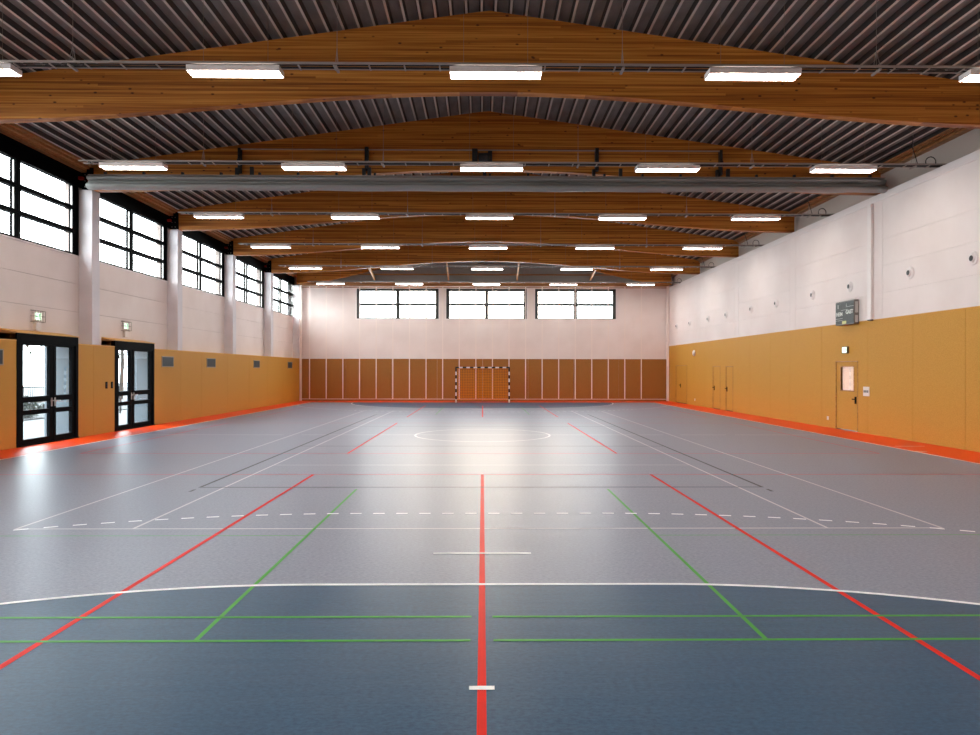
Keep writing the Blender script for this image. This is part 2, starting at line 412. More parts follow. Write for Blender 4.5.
# doors in the left wall
def left_door(n,d,mirror):
    root=structure(empty('door_%d'%n,(XL-.06,(d[0]+d[1])/2,0))); w=d[1]-d[0]; h=w/2
    Y=lambda t: (-h+t) if not mirror else (h-t)
    def B(mb,t0,t1,z0,z1,x0=-.07,x1=.07): mb.box(x0,x1,Y(t0),Y(t1),z0,z1)
    m=MB(); B(m,0,.14,0,2.77); B(m,w-.14,w,0,2.77); B(m,.14,w-.14,2.52,2.77); B(m,.0,w,-.0,.03,-.07,.09); m.build('door_frame',M['black'],root,bevel=.006)
    leaves=((.15,1.43),(1.45,w-.15))
    for t0,t1 in leaves:
        m=MB(); s=.12
        g0,g1=t0+s,t1-s
        B(m,t0,g0,.03,2.52,-.04,.05); B(m,g1,t1,.03,2.52,-.04,.05)
        for z0,z1 in ((.03,.16),(.76,.88),(1.07,1.21),(2.48,2.52)): B(m,g0,g1,z0,z1,-.04,.05)
        leaf=m.build('door_leaf',M['black'],root,bevel=.005)
        m=MB(); B(m,g0,g1,.1,2.5,-.008,.008); m.build('pane',M['glass_grey'],leaf)
        hy=t1-.06 if t0<1 else t0+.06
        m=MB(); B(m,hy-.025,hy+.025,.93,1.15,.05,.062); c=(.09,Y(hy),1.08); sg=1 if (t0<1)!=mirror else -1
        m.tube([(.055,Y(hy),1.08),(.11,Y(hy),1.08),(.115,Y(hy)-sg*.14,1.075)],.011,8)
        m.build('door_handle',M['silver'],leaf)
    portal('door_portal',(XO-.35,(d[0]+d[1])/2,1.35),(0,-PI/2,0),2.4,w-.3)
left_door(1,D1,False); left_door(2,D2,True)

# pillars
names=['nearest','second','third','fourth','fifth']
labs={19.89:'white concrete pillar nearest the camera, just left of the rolled divider curtain',
 25.46:'second visible white pillar, to the right of the second glazed door and its window',
 31.08:'third visible white pillar from the camera along the window wall',
 36.67:'fourth visible white pillar along the window wall, before the last side window'}
for p in PILLARS:
    if p<15: # off the left edge of the picture
        continue
    root=thing('wall_pillar',labs[p],'pillar',((XL+XLW)/2,p+.2,2.6),'white pillars between the side windows')
    h=(XL-XLW)/2
    m=MB(); m.box(-h,h-.012,-.2,.2,0,4.45); m.build('pillar_shaft',M['pillar'],root,bevel=.012)
    m=MB(); m.box(-h+.05,h-.03,-.12,.12,4.45,5.1); 
    m.build('steel_shoe',M['black'],root)
    m=MB()
    for z in (4.55,4.72,4.9):
        for y in (-.06,.06): m.lathe([(.02,0),(.02,.02),(.008,.03)],(y,-.14,z),'y',8)
    m.build('bolt',M['galv'],root)
    for zz in (0,):
        r=MB(); r.box(-h+.04,-h+.16,-.3,-.2,4.72,4.8); r.build('red_bracket',M['red_part'],root)
# end pillar in the corner
root=thing('wall_pillar','narrow white pillar in the far left corner beside the end wall','pillar',((XL+XLW)/2,42.35,2.6),'white pillars between the side windows')
m=MB(); m.box(-.2,.19,-.1,.12,0,4.45); m.build('pillar_shaft',M['pillar'],root)

# ------------------------------------------------------------------ right wall
ZM=3.365; ZL=6.93
DR=(20.88,22.2,0,2.18)
far_doors=[(38.53,40.72,0,2.18),(33.1,34.16,0,2.1),(31.4,32.32,0,2.08)]
m=MB(); sheet(m,'x',XR+.03,XR+.16,Y0-.2,Y1+.2,0,6.9,[DR]); wr=structure(m.build('wall_right',M['joint']))
m=MB()
sheet(m,'x',XR,XR+.03,Y0,Y1,0,ZM,[DR]+far_doors,us=[-1.5,1.3,4.2,7.0,9.8,12.6,15.45+.75,18.2,20.34,23.16,25.55,27.3,29.4,30.8,35.4,37.2,41.6],gap=.01)
m.build('impact_panel',M['mustard'],wr)
m=MB(); m.box(XR-.004,XR+.03,Y0,Y1,ZM,ZM+.012); m.build('panel_edge',M['mustard_top'],wr)
cols=[3.5,9.1,14.5,19.6,25.07,30.72,36.3]
us=[]
for c in cols: us += [c,c+.47]
m=MB(); sheet(m,'x',XR+.01,XR+.03,Y0,Y1,ZM,6.77,(),us=us,gap=.001,mi=0)
m.build('joint_backing',M['joint_white'],wr)
m=MB()
edges=[Y0]+us+[Y1]
for i in range(0,len(edges)-1):
    a,b_=edges[i]+.007,edges[i+1]-.007
    if i%2==0: sheet(m,'x',XR-.008,XR+.01,a,b_,ZM+.012,6.77,(),zs=[4.11,4.88,5.63],us=[],gap=.005)
    else: m.box(XR-.008,XR+.01,a,b_,ZM+.012,6.77)
m.build('wall_cladding',M['white_wall'],wr)
m=MB(); m.box(XR-.03,XRW,Y0,Y1,6.77,6.97); m.build('ledge_coping',M['steel_white'],wr)
m=MB(); m.box(XRW,XRW+.15,Y0-.2,Y1+.2,6.9,8.1); m.build('upper_wall',M['grey_wall'],wr)
m=MB(); m.box(11.56,XRW,Y0,Y1,7.66,7.73); m.box(11.48,XRW,Y0,Y1,7.73,7.76); m.box(11.40,XRW,Y0,Y1,7.76,7.8)
m.build('timber_wall_plate',M['timber'],wr)
# entry door with window, flush
def flush_door(n,d,win=None,handle=None):
    root=structure(empty('door_%d'%n,(XR,(d[0]+d[1])/2,0))); h=(d[1]-d[0])/2; yc=(d[0]+d[1])/2
    m=MB(); hs=[] if not win else [(win[0]-yc,win[1]-yc,win[2],win[3])]
    sheet(m,'x',.012,.06,-h+.018,h-.018,.03,d[3]-.025,hs)
    leaf=m.build('door_leaf',M['mustard'],root)
    m=MB(); m.box(-.012,.03,-h,-h+.012,0,d[3]); m.box(-.012,.03,h-.012,h,0,d[3]); m.box(-.014,.03,-h,h,d[3]-.022,d[3]+.004)
    m.build('door_frame',M['timber'],root)
    if win:
        a,b_=win[0]-yc,win[1]-yc
        m=MB(); m.box(.03,.04,a,b_,win[2],win[3]); m.build('pane',M['glass'],leaf)
        m=MB()
        for q in ((a-.03,a,win[2]-.03,win[3]+.03),(b_,b_+.03,win[2]-.03,win[3]+.03),(a,b_,win[2]-.03,win[2]),(a,b_,win[3],win[3]+.03)): m.box(.0,.062,*q)
        m.build('window_frame',M['timber'],leaf)
    hy=handle[0]-yc; hz=handle[1]
    m=MB(); m.box(-.004,.014,hy-.045,hy+.045,hz-.11,hz+.11); m.tube([(-.01,hy,hz+.03),(-.045,hy,hz+.03)],.014,8); m.box(-.055,-.04,hy-.02,hy+.11,hz+.015,hz+.045)
    m.build('door_handle',M['black'],leaf)
flush_door(3,DR,(21.14,21.9,1.26,2.0),(21.03,.97))
flush_door(4,far_doors[2],None,(32.2,1.01)); flush_door(5,far_doors[1],None,(33.98,1.02)); flush_door(6,far_doors[0],None,(39.8,1.01))
# corridor seen through the door window
m=MB(); m.box(XR+.16,XR+3.4,19.2,19.3,0,2.8); m.box(XR+.16,XR+3.4,24.9,25.0,0,2.8); m.box(XR+3.4,XR+3.5,19.2,25,0,2.8); m.box(XR+.16,XR+3.5,19.2,25,2.8,2.9); m.box(XR+.3,XR+3.5,19.2,25,-.1,0)
m.build('corridor_wall',M['white_wall'],wr)
m=MB(); m.box(XR+1.6,XR+2.2,21.3,22.6,2.74,2.79); m.build('added_corridor_light',M['lamp'],wr)  # unseen lamp added to brighten the corridor behind the door pane

# ------------------------------------------------------------------ end walls
fw=[(-7.74,-2.71,5.05,6.90),(-2.24,2.72,5.05,6.90),(3.23,8.22,5.05,6.90)]
poly_top=[(XO,7.6),(XO,roof_z(XO)+.2),(XC,roof_z(XC)+.25),(XRW+.1,roof_z(XRW)+.2),(XRW+.1,7.6)]
m=MB(); sheet(m,'y',Y1,Y1+.35,XO,XRW+.1,0,7.1,fw); wf=structure(m.build('wall_back',M['white_wall']))
m=MB(); sheet(m,'y',Y1-.02,Y1,XL,XR,2.6,7.05,fw,us=[-9.6,8.4,9.3,10.2],zs=[4.98],gap=.012); m.build('wall_cladding',M['white_wall'],wf)
m=MB(); sheet(m,'y',Y1-.04,Y1,XL,XR,0,2.58,(),us=[-8.4,-5.6,-2.8,0,2.8,5.6,8.4],gap=.01); m.build('impact_panel',M['mustard_shaded'],wf)
m=MB(); m.box(XL,XR,Y1-.06,Y1,2.58,2.62); m.build('panel_edge',M['steel_white'],wf)
m=MB(); m.prism([(XO,7.1)]+poly_top[1:4]+[(XRW+.1,7.1)],Y1+.0,Y1+.3,'y'); m.build('gable_wall',M['siding'],wf)
m=MB()
for z in (7.55,7.75,7.95,8.15,8.35,8.55): m.box(XL+ max(0,(z-7.8)/.142),XR-max(0,(z-7.8)/.142),Y1-.03,Y1,z,z+.09)
m.build('siding_rib',M['siding'],wf)
m=MB(); m.box(XL,XR,Y1-.16,Y1,6.95,7.33); m.box(XL,XR,Y1-.1,Y1,7.72,7.8); m.build('timber_rail',M['timber'],wf)
for i,(a,b_,z0,z1) in enumerate(fw):
    root=structure(empty('window_%d'%wn,((a+b_)/2,Y1+.05,z0))); wn+=1
    h=(b_-a)/2; H=z1-z0
    m=MB(); m.box(-h,-h+.2,-.05,.05,0,H); m.box(h-.2,h,-.05,.05,0,H); m.box(-h,h,-.05,.05,0,.06); m.box(-h,h,-.05,.05,H-.16,H)
    m.build('window_frame',M['anthracite'],root)
    m=MB(); m.box(-.11,.11,-.06,.06,.06,H-.16); m.build('mullion',M['anthracite'],root)
    m=MB(); m.box(-h+.2,h-.2,-.055,.055,.80,.96); m.build('transom',M['anthracite'],root)
    for s in (-1,1):
        m=MB(); m.box(min(s*.07,s*(h-.2)),max(s*.07,s*(h-.2)),-.01,.01,.06,H-.12); m.build('pane',M['glass'],root)
    portal('window_portal',((a+b_)/2,Y1+.4,(z0+z1)/2),(-PI/2,0,0),2*h,H)
m=MB()
for a,b_,z0,z1 in fw:
    for q in ((a-.09,a,z0-.06,z1+.06),(b_,b_+.09,z0-.06,z1+.06),(a,b_,z0-.08,z0)): m.box(q[0],q[1],Y1-.045,Y1+.02,q[2],q[3])
m.build('window_surround',M['steel_white'],wf)
# wall behind the camera
m=MB(); m.box(XO,XR+.4,Y0-.3,Y0,0,7.9); wb=structure(m.build('wall_front',M['white_wall']))
m=MB(); m.prism([(XO,7.9)]+poly_top[1:4]+[(XRW+.1,7.9)],Y0-.3,Y0,'y'); m.build('gable_wall',M['siding'],wb)
m=MB(); m.box(XL,XR,Y0,Y0+.04,0,2.6); m.build('impact_panel',M['mustard'],wb)

# ------------------------------------------------------------------ roof deck
m=MB(); pitch=.32; fl=.05; wb_=.03; H=.105
prof=[]   # (x, dz, material of the segment that follows)
x=XC
def seg(x0,dz0,x1,dz1,mi,s):
    za,zb=roof_z(x0)+dz0,roof_z(x1)+dz1
    m.quad([(x0,Y0-.3,za),(x1,Y0-.3,zb),(x1,Y1+.3,zb),(x0,Y1+.3,za)],mi)
for s in (-1,1):
    t=0.0
    seg(XC,H,XC+s*.09,H,2,s); t=.09
    while t<12.3:
        a=XC+s*t
        seg(a,H,a+s*wb_,0,1,s); a+=s*wb_
        seg(a,0,a+s*fl,0,0,s); a+=s*fl
        seg(a,0,a+s*wb_,H,1,s); a+=s*wb_
        seg(a,H,a+s*(pitch-fl-2*wb_),H,2,s); t+=pitch
# the outer skin of the roof
for s in (-1,1):
    xe=XC+s*12.4
    m.quad([(XC,Y0-.3,roof_z(XC)+.35),(xe,Y0-.3,roof_z(xe)+.35),(xe,Y1+.35,roof_z(xe)+.35),(XC,Y1+.35,roof_z(XC)+.35)],1)
ceil=structure(m.build('ceiling',[M['rib_flange'],M['rib_web'],M['rib_top']]))

# ------------------------------------------------------------------ glulam beams
def beam(name,label,y,th=.22):
    xs=[-11.33+ i*(22.95/60) for i in range(61)]
    poly=[(x,beam_z(x)) for x in xs]+[(x,roof_z(x)-.002) for x in (xs[-1],XC,xs[0])]
    # side faces as strips so the long n-gon stays clean
    m=MB(); n=len(xs)
    for k,yy in enumerate((-th/2,th/2)):
        for i in range(n-1):
            m.quad([(xs[i],yy,beam_z(xs[i])),(xs[i+1],yy,beam_z(xs[i+1])),(xs[i+1],yy,roof_z(xs[i+1])-.002),(xs[i],yy,roof_z(xs[i])-.002)])
    for i in range(n-1):
        m.quad([(xs[i],-th/2,beam_z(xs[i])),(xs[i+1],-th/2,beam_z(xs[i+1])),(xs[i+1],th/2,beam_z(xs[i+1])),(xs[i],th/2,beam_z(xs[i]))])
        m.quad([(xs[i],-th/2,roof_z(xs[i])-.002),(xs[i+1],-th/2,roof_z(xs[i+1])-.002),(xs[i+1],th/2,roof_z(xs[i+1])-.002),(xs[i],th/2,roof_z(xs[i])-.002)])
    for x in (xs[0],xs[-1]):
        m.quad([(x,-th/2,beam_z(x)),(x,th/2,beam_z(x)),(x,th/2,roof_z(x)),(x,-th/2,roof_z(x))])
    o=m.build('roof_beam',M['glulam']); o.location=(0,y,0)
    return tag(o,label,'beam','arched timber roof beams')
bl=['largest arched timber roof beam at the top of the photo, nearest the camera',
'second timber roof beam from the camera, just behind the rolled grey curtain',
'third timber roof beam from the camera, first one seen under the rolled curtain',
'fourth timber roof beam from the camera, between third and fifth light rows',
'fifth timber roof beam, last full arch before the far end wall']
for y,l in zip([14.5,20.1,25.68,31.28,36.88],bl): beam('roof_beam',l,y)
for s in (-1,1):
    m=MB(); xw=-11.33 if s<0 else 11.6
    pts=[(11.4,7.1),(9.3,7.36),(7.7,7.7),(6.3,8.06),(4.9,8.7)]
    P=[(XC+s*a,z) for a,z in pts]; P=P+[(P[-1][0],roof_z(P[-1][0])-.003),(P[0][0],roof_z(P[0][0])-.003)]
    m.prism(P,41.9,42.12,'y')
    o=m.build('haunch_beam',M['glulam'])
    tag(o,('left' if s<0 else 'right')+' tapering timber haunch beam in front of the far gable, '+('above the last side window' if s<0 else 'above the right wall corner'),'beam','tapered timber haunches at the far gable')
tl={-6.6:'leftmost of four slanted timber struts under the far gable',-2.1:'second from left of four slanted timber struts under the far gable',2.1:'third from left of four slanted timber struts under the far gable',6.6:'rightmost of four slanted timber struts under the far gable'}
for x in (-6.6,-2.1,2.1,6.6):
    zt=8.1 if abs(x)<3 else 7.75; ya=40.2
    m=MB(); w=.045
    m.add([(x-w,ya,zt),(x+w,ya,zt),(x+w,ya,zt+.14),(x-w,ya,zt+.14),(x-w,42.34,7.38),(x+w,42.34,7.38),(x+w,42.34,7.52),(x-w,42.34,7.52)],
      [(0,1,2,3),(4,7,6,5),(0,4,5,1),(1,5,6,2),(2,6,7,3),(3,7,4,0)])
    m.box(x-w,x+w,ya-.06,ya+.06,zt,roof_z(abs(x)+.2)-.012)
    tag(m.build('timber_strut',M['timber']),tl[x],'strut','slanted struts under the far gable')

# ------------------------------------------------------------------ light rows
ordn=['nearest','second','third','fourth','fifth','farthest']
pos=['leftmost','second from left','middle','second from right','rightmost']
rows=[11.75+5.6*k for k in range(6)]; rows=[11.80,17.32,22.92,28.52,34.12,39.72]
lx=[-8.74,-4.23,.22,4.65,9.12]
def make_light():
    r=thing('ceiling_light','','lamp')
    m=MB(); W,D=.785,.15
    m.add([(-W,-D,0),(W,-D,0),(W,D,0),(-W,D,0),(-W+.0,-D,.095),(W,-D,.095),(W,D,.095),(-W,D,.095)],[(4,5,6,7),(0,1,5,4),(1,2,6,5),(2,3,7,6),(3,0,4,7)])
    # rim round the diffuser
    for q in ((-W,W,-D,-D+.012),(-W,W,D-.012,D),(-W,-W+.012,-D,D),(W-.012,W,-D,D)): m.box(q[0],q[1],q[2],q[3],-.004,.004)
    m.build('lamp_housing',M['steel_white'],r)
    m=MB(); m.box(-W+.012,W-.012,-D+.012,D-.012,.0,.012); m.build('diffuser',M['lamp'],r)
    m=MB(); m.box(-W+.1,W-.1,-D+.04,D-.04,.095,.1); m.build('added_uplight',M['up_fill'],r)  # glowing strip added on top to brighten deck and upper wall
    return r
L0=make_light()
for i,y in enumerate(rows):
    z=[6.94,6.93,6.93,6.93,6.88,6.82][i]
    for j,x in enumerate(lx):
        o=L0 if (i==0 and j==0) else copy_thing(L0,(0,0,0))
        o.location=(x,y,z)
        extra={0:', cut off by the left edge',4:', cut off by the right edge'}.get(j,'') if i==0 else ''
        o['label']='long lit ceiling lamp, %s of the %s row%s'%(pos[j],ordn[i],extra)
        o['group']='suspended lamps of the %s row'%ordn[i]
        # suspension wires
        for s in (-1,1):
            m=MB(); xx=s*.55; zt=roof_z(x+xx)-z-.003
            m.tube([(xx,0,.09),(xx,0,zt)],.003,5); m.build('suspension_wire',M['wire'],o)
    # cable tray carrying the row
    t=thing('cable_tray','slim steel cable tray running above the %s row of lamps'%ordn[i],'cable tray',(0,y,z+.11),'cable trays above the lamp rows')
    xa,xb=-10.05,11.72
    for s in (-1,1):
        m=MB(); m.box(xa,xb,s*.11-.012,s*.11+.012,0.02,.055); m.build('side_rail',M['galv_dark'],t)
    x=xa+.3; me=None
    while x<xb:
        if me is None:
            m=MB(); m.box(0,.025,-.1,.1,.0,.015); q=m.build('rung',M['galv_dark'],t); me=q.data
        else:
            q=bpy.data.objects.new('rung',me); COL.objects.link(q); q.parent=t
        q.location=(x,0,0); x+=.6
    m=MB(); m.tube([(xa+.2,.05,.03),(0,.055,.03),(xb-.1,.05,.03)],.018,6); m.tube([(xa+.2,-.04,.025),(0,-.045,.03),(xb-.1,-.04,.03)],.013,6); m.build('cable',M['dark'],t)
    for xx in (-7.0,-2.5,2.4,6.8,10.9):
        m=MB(); zt=roof_z(xx)-(z+.11)-.002
        m.tube([(xx,0,-.02),(xx,0,zt)],.004,5); m.box(xx-.02,xx+.02,-.13,.13,-.03,.0)
        m.tube([(xx,-.11,.05),(xx,0,.35)],.005,5); m.tube([(xx,.11,.05),(xx,0,.35)],.005,5)
        m.build('hanger',M['galv_dark'],t)
    m=MB(); N=14
    m.tube([(11.35+.13*math.sin(2*PI*k/N),0,.13+.13*-math.cos(2*PI*k/N)) for k in range(N+1)],.012,6)
    m.tube([(10.9,0,.75),(10.88,0,.5),(10.95,0,.3),(11.02,0,.05)],.01,6)
    m.build('cable_loop',M['dark'],t)

for y in (.6,6.2):
    for x in lx:
        o=copy_thing(L0,(x,y,6.94)); o['label']='lit ceiling lamp over the near end of the hall, above the photo'; o['group']='suspended lamps over the near end'
# ------------------------------------------------------------------ rolled divider curtain on its beam
root=thing('divider_curtain','rolled up grey divider curtain hanging across the whole hall','curtain',(0,19.45,6.93))
def wobble(x): return 0 if x<7 else (x-7)/4.4
segs=[-11.05+i*(22.45/110) for i in range(111)]
def roll(mb,prof,amp,ph):
    n=len(prof); vs=[]
    for x in segs:
        k=wobble(x); 
        for (py,pz) in prof:
            dz=.006*math.sin(x*2.3+ph)+k*amp*math.sin(x*3.1+ph+pz*9)*.8
            dy=.006*math.sin(x*1.7+ph*2)+k*.03*math.sin(x*5.3+ph)
            vs.append((x,py+dy,pz+dz))
    fs=[(i*n+j,i*n+(j+1)%n,(i+1)*n+(j+1)%n,(i+1)*n+j) for i in range(len(segs)-1) for j in range(n)]
    fs += [tuple(range(n))[::-1],tuple(range((len(segs)-1)*n,len(segs)*n))]
    mb.add(vs,fs)
def ell(cy,cz,ry,rz,n=14): return [(cy+ry*math.cos(2*PI*i/n),cz+rz*math.sin(2*PI*i/n)) for i in range(n)]
m=MB(); roll(m,ell(-.02,.095,.17,.095,20),.02,0); m.build('lower_fold',M['curtain'],root,smooth=True)
m=MB(); roll(m,ell(.02,.22,.09,.05,20),.028,1.7); m.build('middle_fold',M['curtain'],root,smooth=True)
m=MB(); roll(m,ell(-.01,.325,.15,.07,20),.015,3.9); m.build('upper_fold',M['curtain'],root,smooth=True)
m=MB(); m.box(-11.06,11.42,-.06,.06,.40,.425); m.build('carrier_bar',M['galv_dark'],root)
x=-10.6
while x<11.2:
    m=MB(); m.box(x-.03,x+.03,-.04,.04,.42,.50); x+=1.08
    m.build('lifting_eye',M['dark'],root)
for x in (-6.5,-3.2,.05,3.9,6.95):
    m=MB(); m.box(x-.05,x+.05,-.03,.03,.42,.66); m.build('lift_strap',M['dark'],root)
# lifting gear mounted on the second beam
root=thing('curtain_hoist','dark motor hoist with drive shaft on the second roof beam','hoist',(-.05,19.92,7.9))
m=MB(); m.box(-.26,-.1,-.12,.08,-.05,.36); m.lathe([(.05,0),(.12,.01),(.12,.3),(.06,.32)],(-.08,-.06,.12),'x',16); m.box(.2,.32,-.1,.08,-.02,.3); m.build('motor',M['dark'],root,bevel=.01)
m=MB(); m.tube([(-7.0,-.04,.33),(6.95,-.04,.33)],.02,8); m.build('drive_shaft',M['galv_dark'],root)
for x in (-6.95,-3.3,3.35,6.95):
    m=MB(); m.box(x-.05,x+.05,-.08,.08,-.25,.4) if abs(x)<5 else m.box(x-.04,x+.04,-.08,.08,-.35,.36)
    m.lathe([(.05,-.05),(.05,.05)],(x,-.06,.0),'x',12); m.box(x-.13,x-.04,-.04,.06,-.5,-.2)
    m.build('pulley_bracket',M['dark'],root)

# ------------------------------------------------------------------ far wall net with straps
root=thing('ball_net','wide ball-catching net on white straps in front of the far wall','net',(0,42.2,0))
xs=[-10.56+1.0145*i for i in range(21)]
for x in xs:
    m=MB(); m.box(x-.03,x+.03,-.004,.004,.12,7.0); m.build('strap',M['strap'],root)
m=MB(); m.tube([(-11.1,0,7.0),(11.35,0,7.0)],.025,8); m.build('top_rope',M['strap'],root)
m=MB(); m.tube([(-11.1,0,.12),(11.35,0,.12)],.018,8); m.build('bottom_rope',M['strap'],root)
m=MB(); m.box(-11.16,-11.04,-.05,.05,0,7.05); m.build('pole',M['strap'],root)
m=MB(); m.box(11.28,11.42,-.05,.05,0,7.05); m.build('pole',M['strap'],root)

# ------------------------------------------------------------------ goal
root=thing('handball_goal','black and white striped handball goal with amber net','goal',(0,40.0,0))
def striped(name,p0,p1,n,first,w=.04):
    m=MB(); p0=Vector(p0); p1=Vector(p1)
    for i in range(n):
        a=p0.lerp(p1,i/n); b=p0.lerp(p1,(i+1)/n)
        m.box(min(a.x,b.x)-(w if a.x==b.x else 0),max(a.x,b.x)+(w if a.x==b.x else 0),-w,w,min(a.z,b.z)-(w if a.z==b.z else 0),max(a.z,b.z)+(w if a.z==b.z else 0),(i+first)%2)
    return m.build(name,[M['gb'],M['gw']],root)
M['gb']=mat('goal_black',srgb(22,20,22),.4); M['gw']=mat('goal_white',srgb(240,236,230),.4)
for s in (-1,1): striped('post',(s*1.54,0,0),(s*1.54,0,2.0),10,1)
striped('crossbar',(-1.58,0,2.04),(1.58,0,2.04),15,0)
m=MB()
for s in (-1,1):
    m.tube([(s*1.54,0,2.02),(s*1.54,.75,1.98),(s*1.54,1.0,.05),(s*1.54,0,.03)],.017,6)
m.tube([(-1.54,1.0,.05),(1.54,1.0,.05)],.017,6); m.build('net_frame',M['galv'],root)
m=MB()
def net(P00,P10,P11,P01,nu,nv,r=.013):
    P=[Vector(p) for p in (P00,P10,P11,P01)]
    f_=lambda u,v: P[0]*(1-u)*(1-v)+P[1]*u*(1-v)+P[2]*u*v+P[3]*(1-u)*v
    for i in range(nu+1): m.tube([f_(i/nu,0),f_(i/nu,.5)+Vector((0,.05,0)),f_(i/nu,1)],r,4,caps=False)
    for j in range(nv+1): m.tube([f_(k/4,j/nv)+Vector((0,.05*(4*(j/nv)*(1-j/nv)),0)) for k in range(5)],r,4,caps=False)
net((-1.54,.75,1.98),(1.54,.75,1.98),(1.54,1.0,.05),(-1.54,1.0,.05),31,20)
net((-1.54,.04,2.0),(1.54,.04,2.0),(1.54,.75,1.98),(-1.54,.75,1.98),31,8)
for s in (-1,1): net((s*1.54,.03,.05),(s*1.54,1.0,.05),(s*1.54,.75,1.98),(s*1.54,.03,2.0),10,20)
m.build('goal_net',M['net_amber'],root)

# ------------------------------------------------------------------ round nozzles on the right wall
nz=[15.91,18.3,21.32,23.76,26.74,29.24,32.26,34.85,37.98,40.53]
nl=['round air nozzle nearest the right edge of the photo','second round air nozzle from the camera, right of the white downpipe',
'round air nozzle just above the scoreboard, left of the white downpipe','round air nozzle just left of the scoreboard','fifth round air nozzle from the camera on the white wall',
'sixth round air nozzle from the camera on the white wall','seventh round air nozzle from the camera, high above the double doors','eighth round air nozzle from the camera','ninth round air nozzle from the camera, second from the far corner','last round air nozzle, nearest the far right corner']
N0=None
for y,l in zip(nz,nl):
    if N0 is None:
        N0=thing('air_nozzle',l,'air nozzle',(XR-.008,y,4.5))
        m=MB(); m.lathe([(.165,0),(.165,-.012),(.15,-.03),(.11,-.035),(.10,-.015),(.10,0)],(0,0,0),'x',28); m.build('flange_ring',M['steel_white'],N0,smooth=False)
        m=MB(); m.lathe([(.099,-.002),(.098,-.03),(.085,-.06),(.07,-.065)],(0,0,0),'x',24); m.build('nozzle',M['steel_white'],N0)
        m=MB(); m.lathe([(.068,-.066),(.04,-.069),(.001,-.069)],(0,0,0),'x',16); m.build('nozzle_opening',M['dark'],N0)
        o=N0
    else: o=copy_thing(N0,(XR-.008,y,4.5))
    o['label']=l; o['group']='round air nozzles along the right wall'

# downpipe
m=MB(); m.box(-.04,.04,-.1,.1,0,3.38)
root=thing('downpipe','white vertical pipe on the right wall, right of the scoreboard','pipe',(XR-.05,20.13,3.38))
m.build('pipe',M['steel_white'],root,bevel=.01)
m=MB(); m.box(-.038,.038,-.09,.09,-.03,0); m.build('end_cap',M['dark'],root)
m=MB()
for z in (.4,1.7,3.0): m.box(-.045,.04,-.105,.105,z,z+.03)
m.build('clamp',M['steel_white'],root)

# scoreboard with its writing
def text(s,size,mtl,parent,loc,rot,name='lettering',ext=.002):
    c=bpy.data.curves.new(name,'FONT'); c.body=s; c.size=size; c.align_x='CENTER'; c.align_y='CENTER'; c.extrude=ext; c.offset=.005
    t=bpy.data.objects.new(name+'_curve',c); COL.objects.link(t); dg=bpy.context.evaluated_depsgraph_get(); dg.update()
    me=bpy.data.meshes.new_from_object(t.evaluated_get(dg)); bpy.data.objects.remove(t); me.materials.clear(); me.materials.append(mtl)
    o=bpy.data.objects.new(name,me); COL.objects.link(o); o.parent=parent; o.location=loc; o.rotation_euler=rot; return o
root=thing('scoreboard','dark grey electronic scoreboard above the windowed door','scoreboard',(XR-.012,21.36,3.31))
W=.55
m=MB(); m.box(-.15,-.0,-W,W,0,.74); m.build('cabinet',M['galv'],root,bevel=.008)
m=MB(); m.box(-.157,-.148,-W+.02,W-.02,.03,.71); face=m.build('display_panel',M['score'],root)
RT=(PI/2,0,-PI/2)
text('HEIM',.17,M['print'],root,(-.159,.3,.34),RT); text('GAST',.17,M['print'],root,(-.159,-.29,.38),RT)
text('1',.16,M['print'],root,(-.159,.38,.58),RT,'digit'); text(':',.13,M['print'],root,(-.159,-.12,.62),RT,'digit')
m=MB()
for (a,b_,z) in ((-.2,.2,.46),(.1,.55,.2),(.1,.55,.14),(-.55,-.1,.55)): m.box(-.1595,-.157,a,b_,z,z+.008)
m.build('panel_line',M['print'],root)
m=MB(); m.box(-.16,-.157,-.11,.13,.03,.12); m.build('yellow_sticker',M['yellow'],root)
m=MB(); m.box(-.12,-.03,-W-.012,-W+.0,.05,.26); m.box(-.12,-.03,-W-.012,-W,.34,.68); m.build('side_plate',M['silver'],root)

# exit lamps
def exit_lamp(label,loc,side,cage):
    r=thing('exit_sign',label,'exit sign',loc); s=side   # s=+1 faces +x
    m=MB(); m.box(0,s*.07,-.15,.15,-.11,.11); m.build('sign_housing',M['steel_white'] if cage else M['galv'],r,bevel=.008)
    m=MB(); m.box(s*.07,s*.075,-.125,.125,-.085,.085); m.build('lit_panel',M['exit_glow'],r)
    # pictogram: doorway, runner, arrow
    m=MB(); X0,X1=s*.075,s*.078
    m.box(X0,X1,.03,.10,-.07,.07); m.box(X0,X1,-.07,-.02,-.012,.012); m.prism([(-.11,0),(-.07,.035),(-.07,-.035)],X0,X1,'x'); m.build('pictogram',M['green'],r)
    m=MB(); X1,X2=s*.078,s*.081
    m.box(X1,X2,.055,.08,-.02,.025); m.lathe([(.013,0),(.013,s*.003)],(X1,.07,.043),'x',10); m.box(X1,X2,.045,.058,-.06,-.02); m.box(X1,X2,.078,.09,-.055,-.02); m.build('running_figure',M['exit_glow'],r)
    if cage:
        m=MB(); c=.13
        for y in (-.2,-.1,0,.1,.2): m.tube([(0,y,-.16),(s*c,y,-.14),(s*c,y,.14),(0,y,.16)],.005,5)
        for z in (-.14,0,.14): m.tube([(0,-.2,z),(s*c,-.2,z),(s*c,.2,z),(0,.2,z)],.005,5)
        m.build('wire_cage',M['wire'],r)
        m=MB(); m.box(0,s*.09,-.11,.11,-.36,-.16); m.build('battery_box',M['steel_white'],r,bevel=.01)
    return r
exit_lamp('caged green and white exit sign above the nearer glazed door',(XLW,17.98,3.26),1,True)
